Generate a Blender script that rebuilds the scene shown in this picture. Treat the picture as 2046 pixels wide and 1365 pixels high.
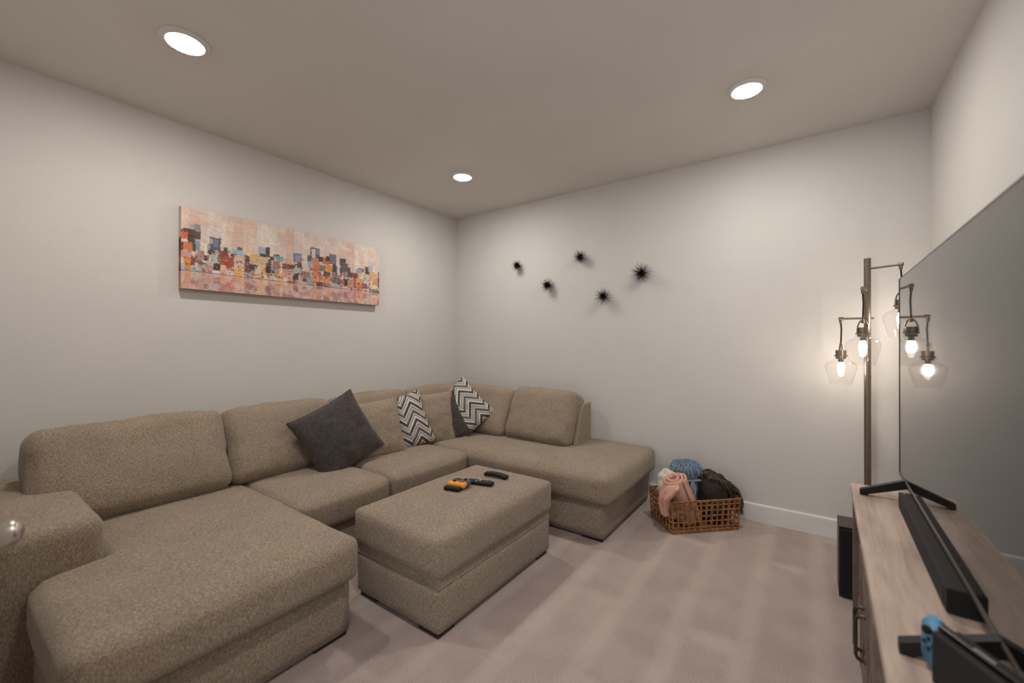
import bpy, math, random
import numpy as np
from mathutils import Vector, Matrix, noise

random.seed(7)
sc = bpy.context.scene
col = sc.collection
for o in list(bpy.data.objects):
    bpy.data.objects.remove(o)

# ------------------------------------------------------------------ camera
CAM = Vector((3.3215, -3.5282, 1.3109))
yaw, pit, rol = 0.6207, 0.0030, 0.0010
Fv = Vector((-math.sin(yaw) * math.cos(pit), math.cos(yaw) * math.cos(pit), math.sin(pit)))
Rv = Vector((math.cos(yaw), math.sin(yaw), 0))
Uv = Rv.cross(Fv)
R2 = Rv * math.cos(rol) + Uv * math.sin(rol)
U2 = -Rv * math.sin(rol) + Uv * math.cos(rol)
cd = bpy.data.cameras.new('camera')
cam = bpy.data.objects.new('camera', cd)
col.objects.link(cam)
cam.matrix_world = Matrix(((R2.x, U2.x, -Fv.x, CAM.x), (R2.y, U2.y, -Fv.y, CAM.y), (R2.z, U2.z, -Fv.z, CAM.z), (0, 0, 0, 1)))
cd.sensor_width = 36
cd.lens = 826.3577 / 2046 * 36
cd.clip_start = 0.02
cd.dof.use_dof = True
cd.dof.focus_distance = 3.1
cd.dof.aperture_fstop = 1.5
sc.camera = cam

# ------------------------------------------------------------------ world, exposure
wd = bpy.data.worlds.new('world')
sc.world = wd
wd.use_nodes = True
wd.node_tree.nodes['Background'].inputs[0].default_value = (0.82, 0.91, 1.0, 1)
wd.node_tree.nodes['Background'].inputs[1].default_value = 2.5
sc.view_settings.view_transform = 'Standard'
sc.view_settings.look = 'None'
sc.view_settings.exposure = 0.0
sc.view_settings.gamma = 1.0
sc.view_settings.use_curve_mapping = False
sc.cycles.max_bounces = 8
sc.cycles.glossy_bounces = 3
sc.cycles.transmission_bounces = 2
sc.cycles.transparent_max_bounces = 6
sc.cycles.caustics_reflective = False
sc.cycles.caustics_refractive = False

CEIL_EMIT = 280.0      # ceiling discs
BULB_EMIT = 84.0     # floor lamp bulbs
W, D, H = 3.928, 3.64, 2.74     # room: x 0..W, y -D..0, z 0..H


# ------------------------------------------------------------------ helpers
def lin(c):
    return tuple(((v / 255) / 12.92 if v / 255 <= 0.04045 else ((v / 255 + 0.055) / 1.055) ** 2.4) for v in c)


class NT:
    def __init__(s, name):
        s.m = bpy.data.materials.new(name)
        s.m.use_nodes = True
        s.t = s.m.node_tree
        s.b = s.t.nodes['Principled BSDF']

    def n(s, typ, **kw):
        k = s.t.nodes.new(typ)
        for a, v in kw.items():
            setattr(k, a, v)
        return k

    def l(s, a, b):
        s.t.links.new(a, b)

    def coords(s, scale=(1, 1, 1), rot=(0, 0, 0)):
        tc = s.n('ShaderNodeTexCoord')
        mp = s.n('ShaderNodeMapping')
        mp.inputs['Scale'].default_value = scale
        mp.inputs['Rotation'].default_value = rot
        s.l(tc.outputs['Object'], mp.inputs['Vector'])
        return mp.outputs['Vector']

    def noise(s, vec, scale, detail=2, rough=0.5):
        k = s.n('ShaderNodeTexNoise')
        k.inputs['Scale'].default_value = scale
        k.inputs['Detail'].default_value = detail
        k.inputs['Roughness'].default_value = rough
        s.l(vec, k.inputs['Vector'])
        return k.outputs['Fac']

    def ramp(s, fac, stops, interp='LINEAR'):
        k = s.n('ShaderNodeValToRGB')
        k.color_ramp.interpolation = interp
        e = k.color_ramp.elements
        while len(e) < len(stops):
            e.new(0.5)
        for i, (p, c) in enumerate(stops):
            e[i].position = p
            e[i].color = (*c, 1)
        s.l(fac, k.inputs['Fac'])
        return k.outputs['Color']

    def mix(s, fac, a, b, typ='MIX'):
        k = s.n('ShaderNodeMix', data_type='RGBA', blend_type=typ)
        for i, v in ((0, fac), (6, a), (7, b)):
            if hasattr(v, 'is_linked'):
                s.l(v, k.inputs[i])
            else:
                k.inputs[i].default_value = v if i == 0 else (*v, 1)
        return k.outputs[2]

    def math(s, op, a, b=0.0, c=0.0):
        k = s.n('ShaderNodeMath', operation=op)
        for i, v in enumerate((a, b, c)):
            if hasattr(v, 'is_linked'):
                s.l(v, k.inputs[i])
            else:
                k.inputs[i].default_value = v
        return k.outputs[0]

    def bump(s, h, strength=0.3, dist=0.002):
        k = s.n('ShaderNodeBump')
        k.inputs['Strength'].default_value = strength
        k.inputs['Distance'].default_value = dist
        s.l(h, k.inputs['Height'])
        s.l(k.outputs['Normal'], s.b.inputs['Normal'])

    def set(s, rough=0.5, metal=0.0, spec=0.5):
        s.b.inputs['Roughness'].default_value = rough
        s.b.inputs['Metallic'].default_value = metal
        s.b.inputs['Specular IOR Level'].default_value = spec
        return s.m


def plain(name, c, rough=0.5, metal=0.0, var=0.08, scale=30, spec=0.5, bump=0.0, bscale=None):
    t = NT(name)
    v = t.coords()
    f = t.noise(v, scale, 3)
    a = lin(c)
    t.l(t.ramp(f, [(0.3, tuple(x * (1 - var) for x in a)), (0.7, tuple(min(1, x * (1 + var)) for x in a))]), t.b.inputs['Base Color'])
    if bump:
        t.bump(t.noise(v, bscale or scale * 4, 2), bump, 0.002)
    return t.set(rough, metal, spec)


def painted(name, c, bscale=120, bstr=0.25):
    t = NT(name)
    v = t.coords()
    a = lin(c)
    f = t.noise(v, 2.5, 2)
    t.l(t.ramp(f, [(0.3, tuple(x * .985 for x in a)), (0.7, tuple(x * 1.015 for x in a))]), t.b.inputs['Base Color'])
    n1 = t.noise(v, bscale, 2, 0.55)
    t.bump(n1, bstr, 0.004)
    return t.set(0.75, 0, 0.3)


def fabric(name, dark, mid, light, s=190, bstr=0.5):
    t = NT(name)
    v1 = t.coords((1, 1, 0.28))
    v2 = t.coords((0.35, 0.35, 1.2))
    v3 = t.coords()
    a = t.noise(v1, s, 2, 0.6)
    b = t.noise(v2, s, 2, 0.6)
    g = t.noise(v3, 5, 2)
    m = t.math('ADD', t.math('MULTIPLY', a, 0.55), t.math('MULTIPLY', b, 0.45))
    c = t.ramp(m, [(0.36, lin(dark)), (0.5, lin(mid)), (0.64, lin(light))])
    t.l(t.mix(0.25, c, t.ramp(g, [(0.35, lin(tuple(x * .9 for x in mid))), (0.65, lin(tuple(min(255, x * 1.08) for x in mid)))])), t.b.inputs['Base Color'])
    t.bump(m, bstr, 0.003)
    t.b.inputs['Sheen Weight'].default_value = 0.15
    t.b.inputs['Sheen Roughness'].default_value = 0.5
    return t.set(0.9, 0, 0.2)


class MB:
    def __init__(s):
        s.v, s.f = [], []

    def quad_box(s, x0, y0, z0, x1, y1, z1, bev=0.0):
        if bev <= 0:
            i = len(s.v)
            s.v += [(x, y, z) for x in (x0, x1) for y in (y0, y1) for z in (z0, z1)]
            s.f += [tuple(i + k for k in q) for q in ((0, 1, 3, 2), (4, 6, 7, 5), (0, 4, 5, 1), (2, 3, 7, 6), (0, 2, 6, 4), (1, 5, 7, 3))]
            return s
        # chamfered box: 24 verts
        b = min(bev, (x1 - x0) / 2.01, (y1 - y0) / 2.01, (z1 - z0) / 2.01)
        i = len(s.v)
        idx = {}
        X, Y, Z = (x0, x1), (y0, y1), (z0, z1)
        for a in (0, 1):
            for bb in (0, 1):
                for c in (0, 1):
                    p = [X[a], Y[bb], Z[c]]
                    sg = [1 if q == 0 else -1 for q in (a, bb, c)]
                    for ax in range(3):
                        q = [p[k] + (sg[k] * b if k != ax else 0) for k in range(3)]
                        idx[(a, bb, c, ax)] = len(s.v)
                        s.v.append(tuple(q))
        g = lambda a, bb, c, ax: idx[(a, bb, c, ax)]
        for e in (0, 1):
            for ax in range(3):
                o = [k for k in range(3) if k != ax]
                ring = []
                for (u, w) in ((0, 0), (1, 0), (1, 1), (0, 1)):
                    t = [0, 0, 0]
                    t[ax] = e
                    t[o[0]] = u
                    t[o[1]] = w
                    ring.append(g(*t, ax))
                s.f.append(tuple(ring))
        for ax in range(3):
            o = [k for k in range(3) if k != ax]
            for u in (0, 1):
                for w in (0, 1):
                    t0 = [0, 0, 0]; t1 = [0, 0, 0]
                    t0[o[0]] = t1[o[0]] = u
                    t0[o[1]] = t1[o[1]] = w
                    t0[ax] = 0; t1[ax] = 1
                    s.f.append((g(*t0, o[0]), g(*t1, o[0]), g(*t1, o[1]), g(*t0, o[1])))
        for a in (0, 1):
            for bb in (0, 1):
                for c in (0, 1):
                    s.f.append((g(a, bb, c, 0), g(a, bb, c, 1), g(a, bb, c, 2)))
        return s

    def tube(s, pts, r, seg=8, cap=True):
        pts = [Vector(p) for p in pts]
        n = len(pts)
        rr = r if hasattr(r, '__len__') else [r] * n
        base = len(s.v)
        ref = None
        for k, p in enumerate(pts):
            t = (pts[min(k + 1, n - 1)] - pts[max(k - 1, 0)])
            if t.length < 1e-9:
                t = Vector((0, 0, 1))
            t.normalize()
            if ref is None:
                ref = t.orthogonal().normalized()
            ref = (ref - t * ref.dot(t))
            ref = ref.normalized() if ref.length > 1e-6 else t.orthogonal().normalized()
            bi = t.cross(ref)
            for j in range(seg):
                a = 2 * math.pi * j / seg
                q = p + (ref * math.cos(a) + bi * math.sin(a)) * rr[k]
                s.v.append(tuple(q))
        for k in range(n - 1):
            for j in range(seg):
                a = base + k * seg + j
                b = base + k * seg + (j + 1) % seg
                s.f.append((a, b, b + seg, a + seg))
        if cap:
            s.f.append(tuple(base + j for j in reversed(range(seg))))
            s.f.append(tuple(base + (n - 1) * seg + j for j in range(seg)))
        return s

    def lathe(s, c, prof, seg=32, closed=False):
        base = len(s.v)
        for (r, z) in prof:
            for j in range(seg):
                a = 2 * math.pi * j / seg
                s.v.append((c[0] + r * math.cos(a), c[1] + r * math.sin(a), c[2] + z))
        n = len(prof)
        for k in range(n if closed else n - 1):
            k2 = (k + 1) % n
            for j in range(seg):
                s.f.append((base + k * seg + j, base + k * seg + (j + 1) % seg, base + k2 * seg + (j + 1) % seg, base + k2 * seg + j))
        return s

    def prism(s, poly, axis, a0, a1):
        # poly: 2D outline in the two other axes, extruded along axis
        base = len(s.v)
        n = len(poly)
        for a in (a0, a1):
            for (u, w) in poly:
                p = [u, w]
                p.insert(axis, a)
                s.v.append(tuple(p))
        s.f.append(tuple(base + k for k in range(n)))
        s.f.append(tuple(base + n + k for k in reversed(range(n))))
        for k in range(n):
            s.f.append((base + k, base + n + k, base + n + (k + 1) % n, base + (k + 1) % n))
        return s

    def build(s, name, mat, parent=None, smooth=False, loc=None):
        me = bpy.data.meshes.new(name)
        me.from_pydata([tuple(map(float, p)) for p in s.v], [], s.f)
        me.update()
        import bmesh
        bm = bmesh.new()
        bm.from_mesh(me)
        bmesh.ops.recalc_face_normals(bm, faces=bm.faces)
        bm.to_mesh(me)
        bm.free()
        if smooth:
            me.polygons.foreach_set('use_smooth', [True] * len(me.polygons))
            if smooth != 2:
                try:
                    me.set_sharp_from_angle(angle=math.radians(40))
                except Exception:
                    pass
        me.materials.append(mat)
        return link(name, me, parent, loc)


def link(name, me, parent=None, loc=None):
    o = bpy.data.objects.new(name, me)
    col.objects.link(o)
    if loc:
        o.location = loc
    if parent is not None:
        o.parent = parent
    return o


def thing(name, label, cat, loc=(0, 0, 0), rotz=0.0, group=None):
    o = bpy.data.objects.new(name, None)
    o.empty_display_size = 0.1
    col.objects.link(o)
    o.location = loc
    o.rotation_euler = (0, 0, rotz)
    tag(o, label, cat, group)
    return o


def tag(o, label, cat, group=None):
    o['label'] = label
    o['category'] = cat
    if group:
        o['group'] = group
    return o


def struct(o):
    o['kind'] = 'structure'
    return o


def stuff(o):
    o['kind'] = 'stuff'
    return o


def soft_box(c, size, r, bulge=(0, 0, 0), step=0.03, wr=0.0, wf=6.0, seed=0, post=None, pinch=0.0):
    """rounded, bulging cushion block; returns MB"""
    h = np.array(size) / 2.0
    N = [max(4, int(round(2 * h[a] / step))) for a in range(3)]
    idx = {}
    P = []
    I = []

    def gid(i, j, k):
        key = (i, j, k)
        if key not in idx:
            idx[key] = len(P)
            P.append([(-1 + 2 * i / N[0]) * h[0], (-1 + 2 * j / N[1]) * h[1], (-1 + 2 * k / N[2]) * h[2]])
        return idx[key]
    F = []
    for ax in range(3):
        o = [a for a in range(3) if a != ax]
        for e in (0, N[ax]):
            for u in range(N[o[0]]):
                for w in range(N[o[1]]):
                    q = []
                    for (du, dw) in ((0, 0), (1, 0), (1, 1), (0, 1)):
                        t = [0, 0, 0]
                        t[ax] = e
                        t[o[0]] = u + du
                        t[o[1]] = w + dw
                        q.append(gid(*t))
                    F.append(tuple(q))
    P = np.array(P)
    n0 = P / h
    inner = np.maximum(h - r, 1e-4)
    q = np.clip(P, -inner, inner)
    d = P - q
    L = np.linalg.norm(d, axis=1, keepdims=True)
    nd = d / np.maximum(L, 1e-9)
    P2 = q + nd * r
    for a in range(3):
        if bulge[a]:
            o = [x for x in range(3) if x != a]
            wgt = (1 - n0[:, o[0]] ** 4) * (1 - n0[:, o[1]] ** 4)
            P2[:, a] += np.sign(n0[:, a]) * np.abs(n0[:, a]) ** 3 * bulge[a] * wgt
    if pinch:
        for a in (0, 1):
            pass
    if wr:
        for k in range(len(P2)):
            p = Vector(P2[k]) * wf + Vector((seed * 7.3, seed * 3.1, seed * 1.7))
            dd = noise.noise(p) * 0.6 + noise.noise(p * 2.3) * 0.3 + noise.noise(Vector((p.x * 4, p.y * 4, p.z * 1.3))) * 0.15
            P2[k] += nd[k] * dd * wr
    if post is not None:
        P2 = post(P2)
    P2 = P2 + np.array(c)
    m = MB()
    m.v = [tuple(x) for x in P2]
    m.f = F
    return m


# ------------------------------------------------------------------ materials
M = {}
M['wall'] = painted('wall_paint', (204, 200, 195), 95, 0.22)
M['ceiling'] = painted('ceiling_paint', (214, 208, 202), 75, 0.22)
M['trim'] = plain('white_trim_paint', (216, 213, 208), 0.45, var=0.02)
M['door'] = plain('door_paint', (214, 211, 206), 0.5, var=0.02)


def carpet_mat():
    t = NT('carpet_pile')
    v = t.coords()
    wob = t.noise(v, 3.0, 2)
    wob2 = t.noise(v, 6.0, 2)
    tc = t.n('ShaderNodeSeparateXYZ')
    t.l(v, tc.inputs[0])
    # vacuum tracks: passes run towards the back wall
    bx = t.n('ShaderNodeCombineXYZ')
    t.l(t.math('ADD', t.math('MULTIPLY', tc.outputs[1], 1.0), t.math('MULTIPLY', wob, 0.16)), bx.inputs[0])
    t.l(t.math('ADD', t.math('ADD', tc.outputs[0], 0.115), t.math('MULTIPLY', wob, 0.05)), bx.inputs[1])
    br = t.n('ShaderNodeTexBrick')
    br.offset = 0.37
    br.inputs['Scale'].default_value = 1.0
    br.inputs['Brick Width'].default_value = 1.45
    br.inputs['Row Height'].default_value = 0.27
    br.inputs['Mortar Size'].default_value = 0.065
    br.inputs['Mortar Smooth'].default_value = 0.8
    br.inputs['Color1'].default_value = (*lin((159, 140, 131)), 1)
    br.inputs['Color2'].default_value = (*lin((178, 158, 149)), 1)
    br.inputs['Mortar'].default_value = (*lin((197, 177, 168)), 1)
    t.l(bx.outputs[0], br.inputs['Vector'])
    pile = t.noise(v, 250, 3, 0.7)
    pile2 = t.noise(v, 75, 2, 0.6)
    big = t.noise(v, 4.5, 3)
    c = t.mix(0.5, br.outputs['Color'], t.ramp(pile, [(0.36, lin((78, 65, 60))), (0.5, lin((180, 160, 151))), (0.64, lin((224, 207, 197)))]), 'MIX')
    c = t.mix(0.55, c, t.ramp(big, [(0.35, lin((165, 147, 139))), (0.65, lin((190, 172, 164)))]), 'OVERLAY') if False else c
    c = t.mix(0.22, c, t.ramp(big, [(0.38, lin((162, 143, 135))), (0.62, lin((202, 183, 174)))]))
    t.l(c, t.b.inputs['Base Color'])
    t.bump(t.math('ADD', pile, t.math('MULTIPLY', pile2, 0.6)), 0.7, 0.008)
    t.b.inputs['Sheen Weight'].default_value = 0.2
    return t.set(0.95, 0, 0.1)


M['carpet'] = carpet_mat()
M['tweed'] = fabric('beige_tweed', (96, 82, 68), (139, 123, 106), (180, 164, 145), 320)
M['charcoal'] = fabric('charcoal_velvet', (54, 48, 45), (66, 59, 56), (78, 71, 67), 90, 0.15)
M['foot'] = plain('black_stained_wood', (28, 24, 22), 0.5)
M['black'] = plain('black_plastic', (24, 22, 21), 0.55, var=0.1, spec=0.3)
M['barblack'] = plain('satin_black_metal', (40, 37, 35), 0.7, var=0.05, spec=0.25)
M['blackgloss'] = plain('gloss_black_plastic', (14, 13, 13), 0.25, var=0.1)
M['grille'] = plain('black_speaker_cloth', (17, 16, 15), 0.9, var=0.2, scale=400)
M['cab'] = plain('dark_brown_cabinet', (50, 38, 33), 0.4, var=0.1)
M['bronze'] = plain('brushed_bronze', (122, 110, 98), 0.38, metal=0.75, var=0.08, scale=60)
M['nickel'] = plain('satin_nickel', (186, 178, 168), 0.32, metal=1.0, var=0.03)
M['steel'] = plain('dark_brushed_steel', (92, 86, 80), 0.4, metal=0.8)
M['pull'] = plain('oil_rubbed_bronze', (70, 58, 50), 0.42, metal=0.6)


def chevron_mat():
    t = NT('zigzag_print')
    v = t.coords((1, 1, 1), (0, 0, 0.0))
    s = t.n('ShaderNodeSeparateXYZ')
    t.l(v, s.inputs[0])
    x, y = s.outputs[0], s.outputs[1]
    # broken zigzag: columns of slanted stripes that change direction and jump
    cx = t.math('MULTIPLY', t.math('ADD', x, 5.03), 11.5)
    fx = t.math('FRACT', cx)
    colid = t.math('FLOOR', cx)
    sgn = t.math('SUBTRACT', t.math('MULTIPLY', t.math('MODULO', colid, 2.0), 2.0), 1.0)
    off = t.math('MULTIPLY', t.math('FLOOR', t.math('MULTIPLY', colid, 0.5)), 0.43)
    z = t.math('ADD', t.math('ADD', t.math('MULTIPLY', y, 6.6), t.math('MULTIPLY', t.math('MULTIPLY', t.math('SUBTRACT', fx, 0.5), sgn), 0.62)), off)
    f = t.math('FRACT', z)
    k = lin((34, 32, 31))
    w = lin((208, 200, 190))
    g = lin((122, 119, 116))
    b = lin((126, 110, 94))
    c = t.ramp(f, [(0, k), (0.15, w), (0.30, g), (0.38, w), (0.46, k), (0.56, g), (0.68, w), (0.76, b), (0.85, w), (0.93, g)], 'CONSTANT')
    t.l(t.mix(0.12, c, t.ramp(t.noise(v, 260, 2), [(0.35, lin((60, 58, 56))), (0.65, lin((200, 195, 190)))])), t.b.inputs['Base Color'])
    t.bump(t.noise(v, 320, 2), 0.3, 0.002)
    return t.set(0.85, 0, 0.2)


M['chevron'] = chevron_mat()


def wood_mat(name, a, b, c):
    t = NT(name)
    v = t.coords((5.5, 0.55, 5.5))
    v2 = t.coords((60, 2.2, 60))
    v3 = t.coords((6, 2.2, 6))
    n1 = t.noise(v, 3.2, 6, 0.66)
    n2 = t.noise(v2, 1.0, 3, 0.6)
    n3 = t.noise(v3, 1.1, 2)
    base = t.ramp(n1, [(0.30, lin(a)), (0.5, lin(b)), (0.68, lin(c))])
    g = t.ramp(n2, [(0.3, lin(tuple(x * .82 for x in b))), (0.7, lin(tuple(min(255, x * 1.1) for x in b)))])
    m = t.mix(0.35, base, g)
    m = t.mix(0.18, m, t.ramp(n3, [(0.35, lin(a)), (0.6, lin(c))]))
    t.l(m, t.b.inputs['Base Color'])
    t.bump(n2, 0.12, 0.001)
    return t.set(0.55, 0, 0.35)


M['washwood'] = wood_mat('washed_oak', (112, 96, 86), (172, 150, 136), (206, 184, 168))
M['bodywood'] = wood_mat('grey_brown_oak', (78, 64, 54), (108, 91, 79), (130, 112, 98))


def screen_mat():
    t = NT('dark_glossy_screen')
    v = t.coords()
    t.l(t.ramp(t.noise(v, 3, 2), [(0.3, (0.006, 0.006, 0.0065)), (0.7, (0.008, 0.008, 0.0085))]), t.b.inputs['Base Color'])
    t.b.inputs['IOR'].default_value = 1.54
    return t.set(0.03, 0, 0.5)


M['screen'] = screen_mat()


def glass_mat():
    t = NT('clear_thin_glass')
    v = t.coords()
    lw = t.n('ShaderNodeLayerWeight')
    lw.inputs['Blend'].default_value = 0.5
    fac = t.math('ADD', t.math('MULTIPLY', t.math('POWER', lw.outputs['Facing'], 4.0), 0.55), 0.05)
    tr = t.n('ShaderNodeBsdfTransparent')
    tr.inputs['Color'].default_value = (0.97, 0.965, 0.955, 1)
    gl = t.n('ShaderNodeBsdfGlossy')
    t.l(t.math('ADD', t.math('MULTIPLY', t.noise(v, 20, 2), 0.02), 0.03), gl.inputs['Roughness'])
    mx = t.n('ShaderNodeMixShader')
    t.l(fac, mx.inputs[0])
    t.l(tr.outputs[0], mx.inputs[1])
    t.l(gl.outputs[0], mx.inputs[2])
    t.l(mx.outputs[0], t.t.nodes['Material Output'].inputs['Surface'])
    return t.m


M['glass'] = glass_mat()


def emit_mat(name, c, s):
    t = NT(name)
    v = t.coords()
    e = t.n('ShaderNodeEmission')
    t.l(t.ramp(t.noise(v, 5, 1), [(0.3, tuple(x * .99 for x in c)), (0.7, c)]), e.inputs['Color'])
    e.inputs['Strength'].default_value = s
    t.l(e.outputs[0], t.t.nodes['Material Output'].inputs['Surface'])
    return t.m


M['disc'] = emit_mat('ceiling_light_diffuser', (1.0, 0.965, 0.915), CEIL_EMIT)
M['bulb'] = emit_mat('glowing_bulb', (1.0, 0.87, 0.76), BULB_EMIT)

# ------------------------------------------------------------------ room shell
T = 0.12
struct(MB().quad_box(-T, -D - T, -0.1, W + T, T, 0).build('floor', M['carpet']))
struct(MB().quad_box(-T, -D - T, H, W + T, T, H + 0.1).build('ceiling', M['ceiling']))
struct(MB().quad_box(-T, -D - T, 0, 0, T, H).build('wall_left', M['wall']))
struct(MB().quad_box(0, 0, 0, W, T, H).build('wall_back', M['wall']))
struct(MB().quad_box(W, -D - T, 0, W + T, T, H).build('wall_right', M['wall']))
DX0, DX1, DH = 2.62, 3.43, 2.05
m = MB()
m.quad_box(0, -D - T, 0, DX0, -D, H)
m.quad_box(DX1, -D - T, 0, W, -D, H)
m.quad_box(DX0, -D - T, DH, DX1, -D, H)
struct(m.build('wall_front', M['wall']))


def baseboard(name, pts_fn, a0, a1):
    # profile (distance from wall, height)
    prof = [(0, 0), (0.015, 0), (0.015, 0.118), (0.0125, 0.126), (0.008, 0.1295), (0, 0.1295)]
    m = MB()
    n = len(prof)
    for a in (a0, a1):
        for (d, z) in prof:
            m.v.append(pts_fn(a, d, z))
    m.f.append(tuple(range(n)))
    m.f.append(tuple(range(2 * n - 1, n - 1, -1)))
    for k in range(n):
        m.f.append((k, n + k, n + (k + 1) % n, (k + 1) % n))
    return struct(m.build(name, M['trim']))


baseboard('baseboard_back', lambda a, d, z: (a, -d, z), 0.0, W)
baseboard('baseboard_left', lambda a, d, z: (d, a, z), -D, -0.016)
baseboard('baseboard_right', lambda a, d, z: (W - d, a, z), -D, -0.016)
m = MB()
m.quad_box(DX0 - 0.07, -D, 0, DX0, -D + 0.015, DH + 0.07, 0.004)
m.quad_box(DX1, -D, 0, DX1 + 0.07, -D + 0.015, DH + 0.07, 0.004)
m.quad_box(DX0, -D, DH, DX1, -D + 0.015, DH + 0.07, 0.004)
struct(m.build('trim_1', M['trim']))

# the open door folded back beside the doorway: only its knob reaches into the picture
dr = bpy.data.objects.new('door_1', None)
col.objects.link(dr)
dr.location = (2.58, -3.545, 0)
dr.rotation_euler = (0, 0, math.radians(-3.7))
struct(dr)
MB().quad_box(-0.76, -0.02, 0.012, 0, 0.015, 2.03, 0.003).build('door_panel', M['door'], dr)
kb = MB()
KX, KZ = -0.702, 0.888
prof = [(0.0, 0), (0.031, 0), (0.031, 0.004), (0.026, 0.008), (0.011, 0.010), (0.0105, 0.030), (0.018, 0.036), (0.0255, 0.046), (0.0275, 0.056), (0.0265, 0.064), (0.024, 0.067), (0.0245, 0.070), (0.020, 0.075), (0.0, 0.078)]
seg = 32
for (r, z) in prof:
    for j in range(seg):
        a = 2 * math.pi * j / seg
        kb.v.append((KX + r * math.cos(a), 0.015 + z, KZ + r * math.sin(a)))
for k in range(len(prof) - 1):
    for j in range(seg):
        kb.f.append((k * seg + j, k * seg + (j + 1) % seg, (k + 1) * seg + (j + 1) % seg, (k + 1) * seg + j))
o = kb.build('door_knob', M['nickel'], dr, smooth=True)
o['label'] = 'round satin nickel door knob'

# ------------------------------------------------------------------ recessed ceiling lights
LABL = {0: 'round recessed ceiling light nearest the viewer, above the canvas painting',
        1: 'round recessed ceiling light near the corner above the sofa',
        2: 'round recessed ceiling light on the right near the floor lamp',
        3: 'round recessed ceiling light above the television, behind the viewer'}
for k, (x, y) in enumerate(((0.922, -2.838), (0.918, -0.898), (3.044, -0.878), (3.044, -2.838))):
    t = thing('ceiling_light', LABL[k], 'light', (x, y, H), 0, 'recessed ceiling lights')
    p = [(0.0975, 0.0), (0.0975, -0.004), (0.094, -0.007), (0.079, -0.016), (0.075, -0.016), (0.075, -0.012), (0.075, 0.0)]
    MB().lathe((0, 0, 0), p, 48).build('trim_ring', M['trim'], t, smooth=True)
    MB().lathe((0, 0, 0), [(0.0749, -0.0125), (0.06, -0.0185), (0.04, -0.0205), (0.0001, -0.021)], 48).build('diffuser', M['disc'], t, smooth=2)

# ------------------------------------------------------------------ sectional sofa
sofa = thing('sectional_sofa', 'large beige tweed U-shaped sectional sofa with two chaise ends', 'sofa')
TW = M['tweed']


def part(mb, name, parent, mat=None, smooth=2):
    return mb.build(name, mat or TW, parent, smooth=smooth)


def rbox(x0, y0, z0, x1, y1, z1, r=0.03, bulge=(0, 0, 0), step=0.035, wr=0.0, seed=0, post=None, wf=6.0):
    return soft_box(((x0 + x1) / 2, (y0 + y1) / 2, (z0 + z1) / 2), (x1 - x0, y1 - y0, z1 - z0), r, bulge, step, wr, wf, seed, post)


SZ = 0.45
# bases
part(rbox(0.05, -3.31, 0.014, 1.645, -2.43, 0.262, 0.018, (0.006, 0.006, 0), 0.05, 0.002, 1), 'base', sofa)
part(rbox(0.05, -2.42, 0.014, 1.075, -1.045, 0.262, 0.018, (0.004, 0, 0), 0.05, 0.002, 2), 'base', sofa)
part(rbox(0.05, -0.985, 0.014, 2.238, -0.04, 0.262, 0.018, (0.004, 0.006, 0), 0.05, 0.002, 3), 'base', sofa)
# back frames
part(rbox(0.02, -3.14, 0.05, 0.23, -0.03, 0.72, 0.04, step=0.06), 'back_frame', sofa)
part(rbox(0.235, -0.330, 0.05, 1.775, -0.195, 0.790, 0.040, (0.008, 0, 0), step=0.05, wr=0.003, seed=5), 'back_frame', sofa)
# arm
part(rbox(0.03, -3.415, 0.014, 1.05, -3.13, 0.622, 0.035, (0.006, 0.004, 0.008), 0.03, 0.004, 8, wf=4), 'arm', sofa)


# seat cushions
def t_post(P):
    # the near chaise cushion widens in front of the arm
    Q = P.copy()
    ymax = 0.455
    full = 2 * 0.455
    x = P[:, 0] + 1.075
    s = np.clip((x - 1.03) / 0.05, 0, 1)
    s = s * s * (3 - 2 * s)
    wv = (0.705 / full) * (1 - s) + s
    Q[:, 1] = ymax - (ymax - P[:, 1]) * wv
    return Q


part(soft_box((1.075, -2.872, 0.354), (1.25, 0.91, 0.186), 0.040, (0.018, 0.008, 0.016), 0.025, 0.006, 5, 11, t_post), 'seat_cushion', sofa)
part(rbox(0.42, -2.425, 0.255, 1.13, -1.802, SZ - 0.005, 0.042, (0.018, 0.004, 0.02), 0.025, 0.006, 12), 'seat_cushion', sofa)
part(rbox(0.42, -1.798, 0.255, 1.13, -1.052, SZ - 0.005, 0.042, (0.018, 0.004, 0.02), 0.025, 0.006, 13), 'seat_cushion', sofa)
part(rbox(0.42, -1.035, 0.258, 2.295, -0.040, SZ, 0.045, (0.018, 0.02, 0.02), 0.028, 0.008, 14, wf=4), 'seat_cushion', sofa)


# back cushions: a puffy block leaning against its frame
def back_cushion(center, length, along, seed, height=0.47, thick=0.23, lean=19, puff=0.035, sag=0.0):
    def post(P):
        Q = P.copy()
        # thicker towards the bottom, soft crown
        zz = P[:, 2] / (height / 2)
        Q[:, 0] = P[:, 0] * (1.06 - 0.16 * zz)
        yy = P[:, 1] / (length / 2)
        Q[:, 2] += np.where(zz > 0, zz * 0.005 * (1 - np.abs(yy) ** 3), 0) - sag * np.where(zz > 0, zz, 0) * (1 + yy) / 2
        # gathered upper corners
        Q[:, 2] -= np.where(zz > 0.3, (zz - 0.3) * 0.012 * np.abs(yy) ** 8, 0)
        a = math.radians(-lean)
        x, z = Q[:, 0].copy(), Q[:, 2].copy()
        Q[:, 0] = x * math.cos(a) + z * math.sin(a)
        Q[:, 2] = -x * math.sin(a) + z * math.cos(a)
        if along == 'x':      # faces -y, runs along x
            Q = np.stack([Q[:, 1], -Q[:, 0], Q[:, 2]], 1)
        return Q
    return soft_box(center, (thick, length, height), 0.05, (puff, 0.004, 0.010), 0.022, 0.016, 7, seed, post)


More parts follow.
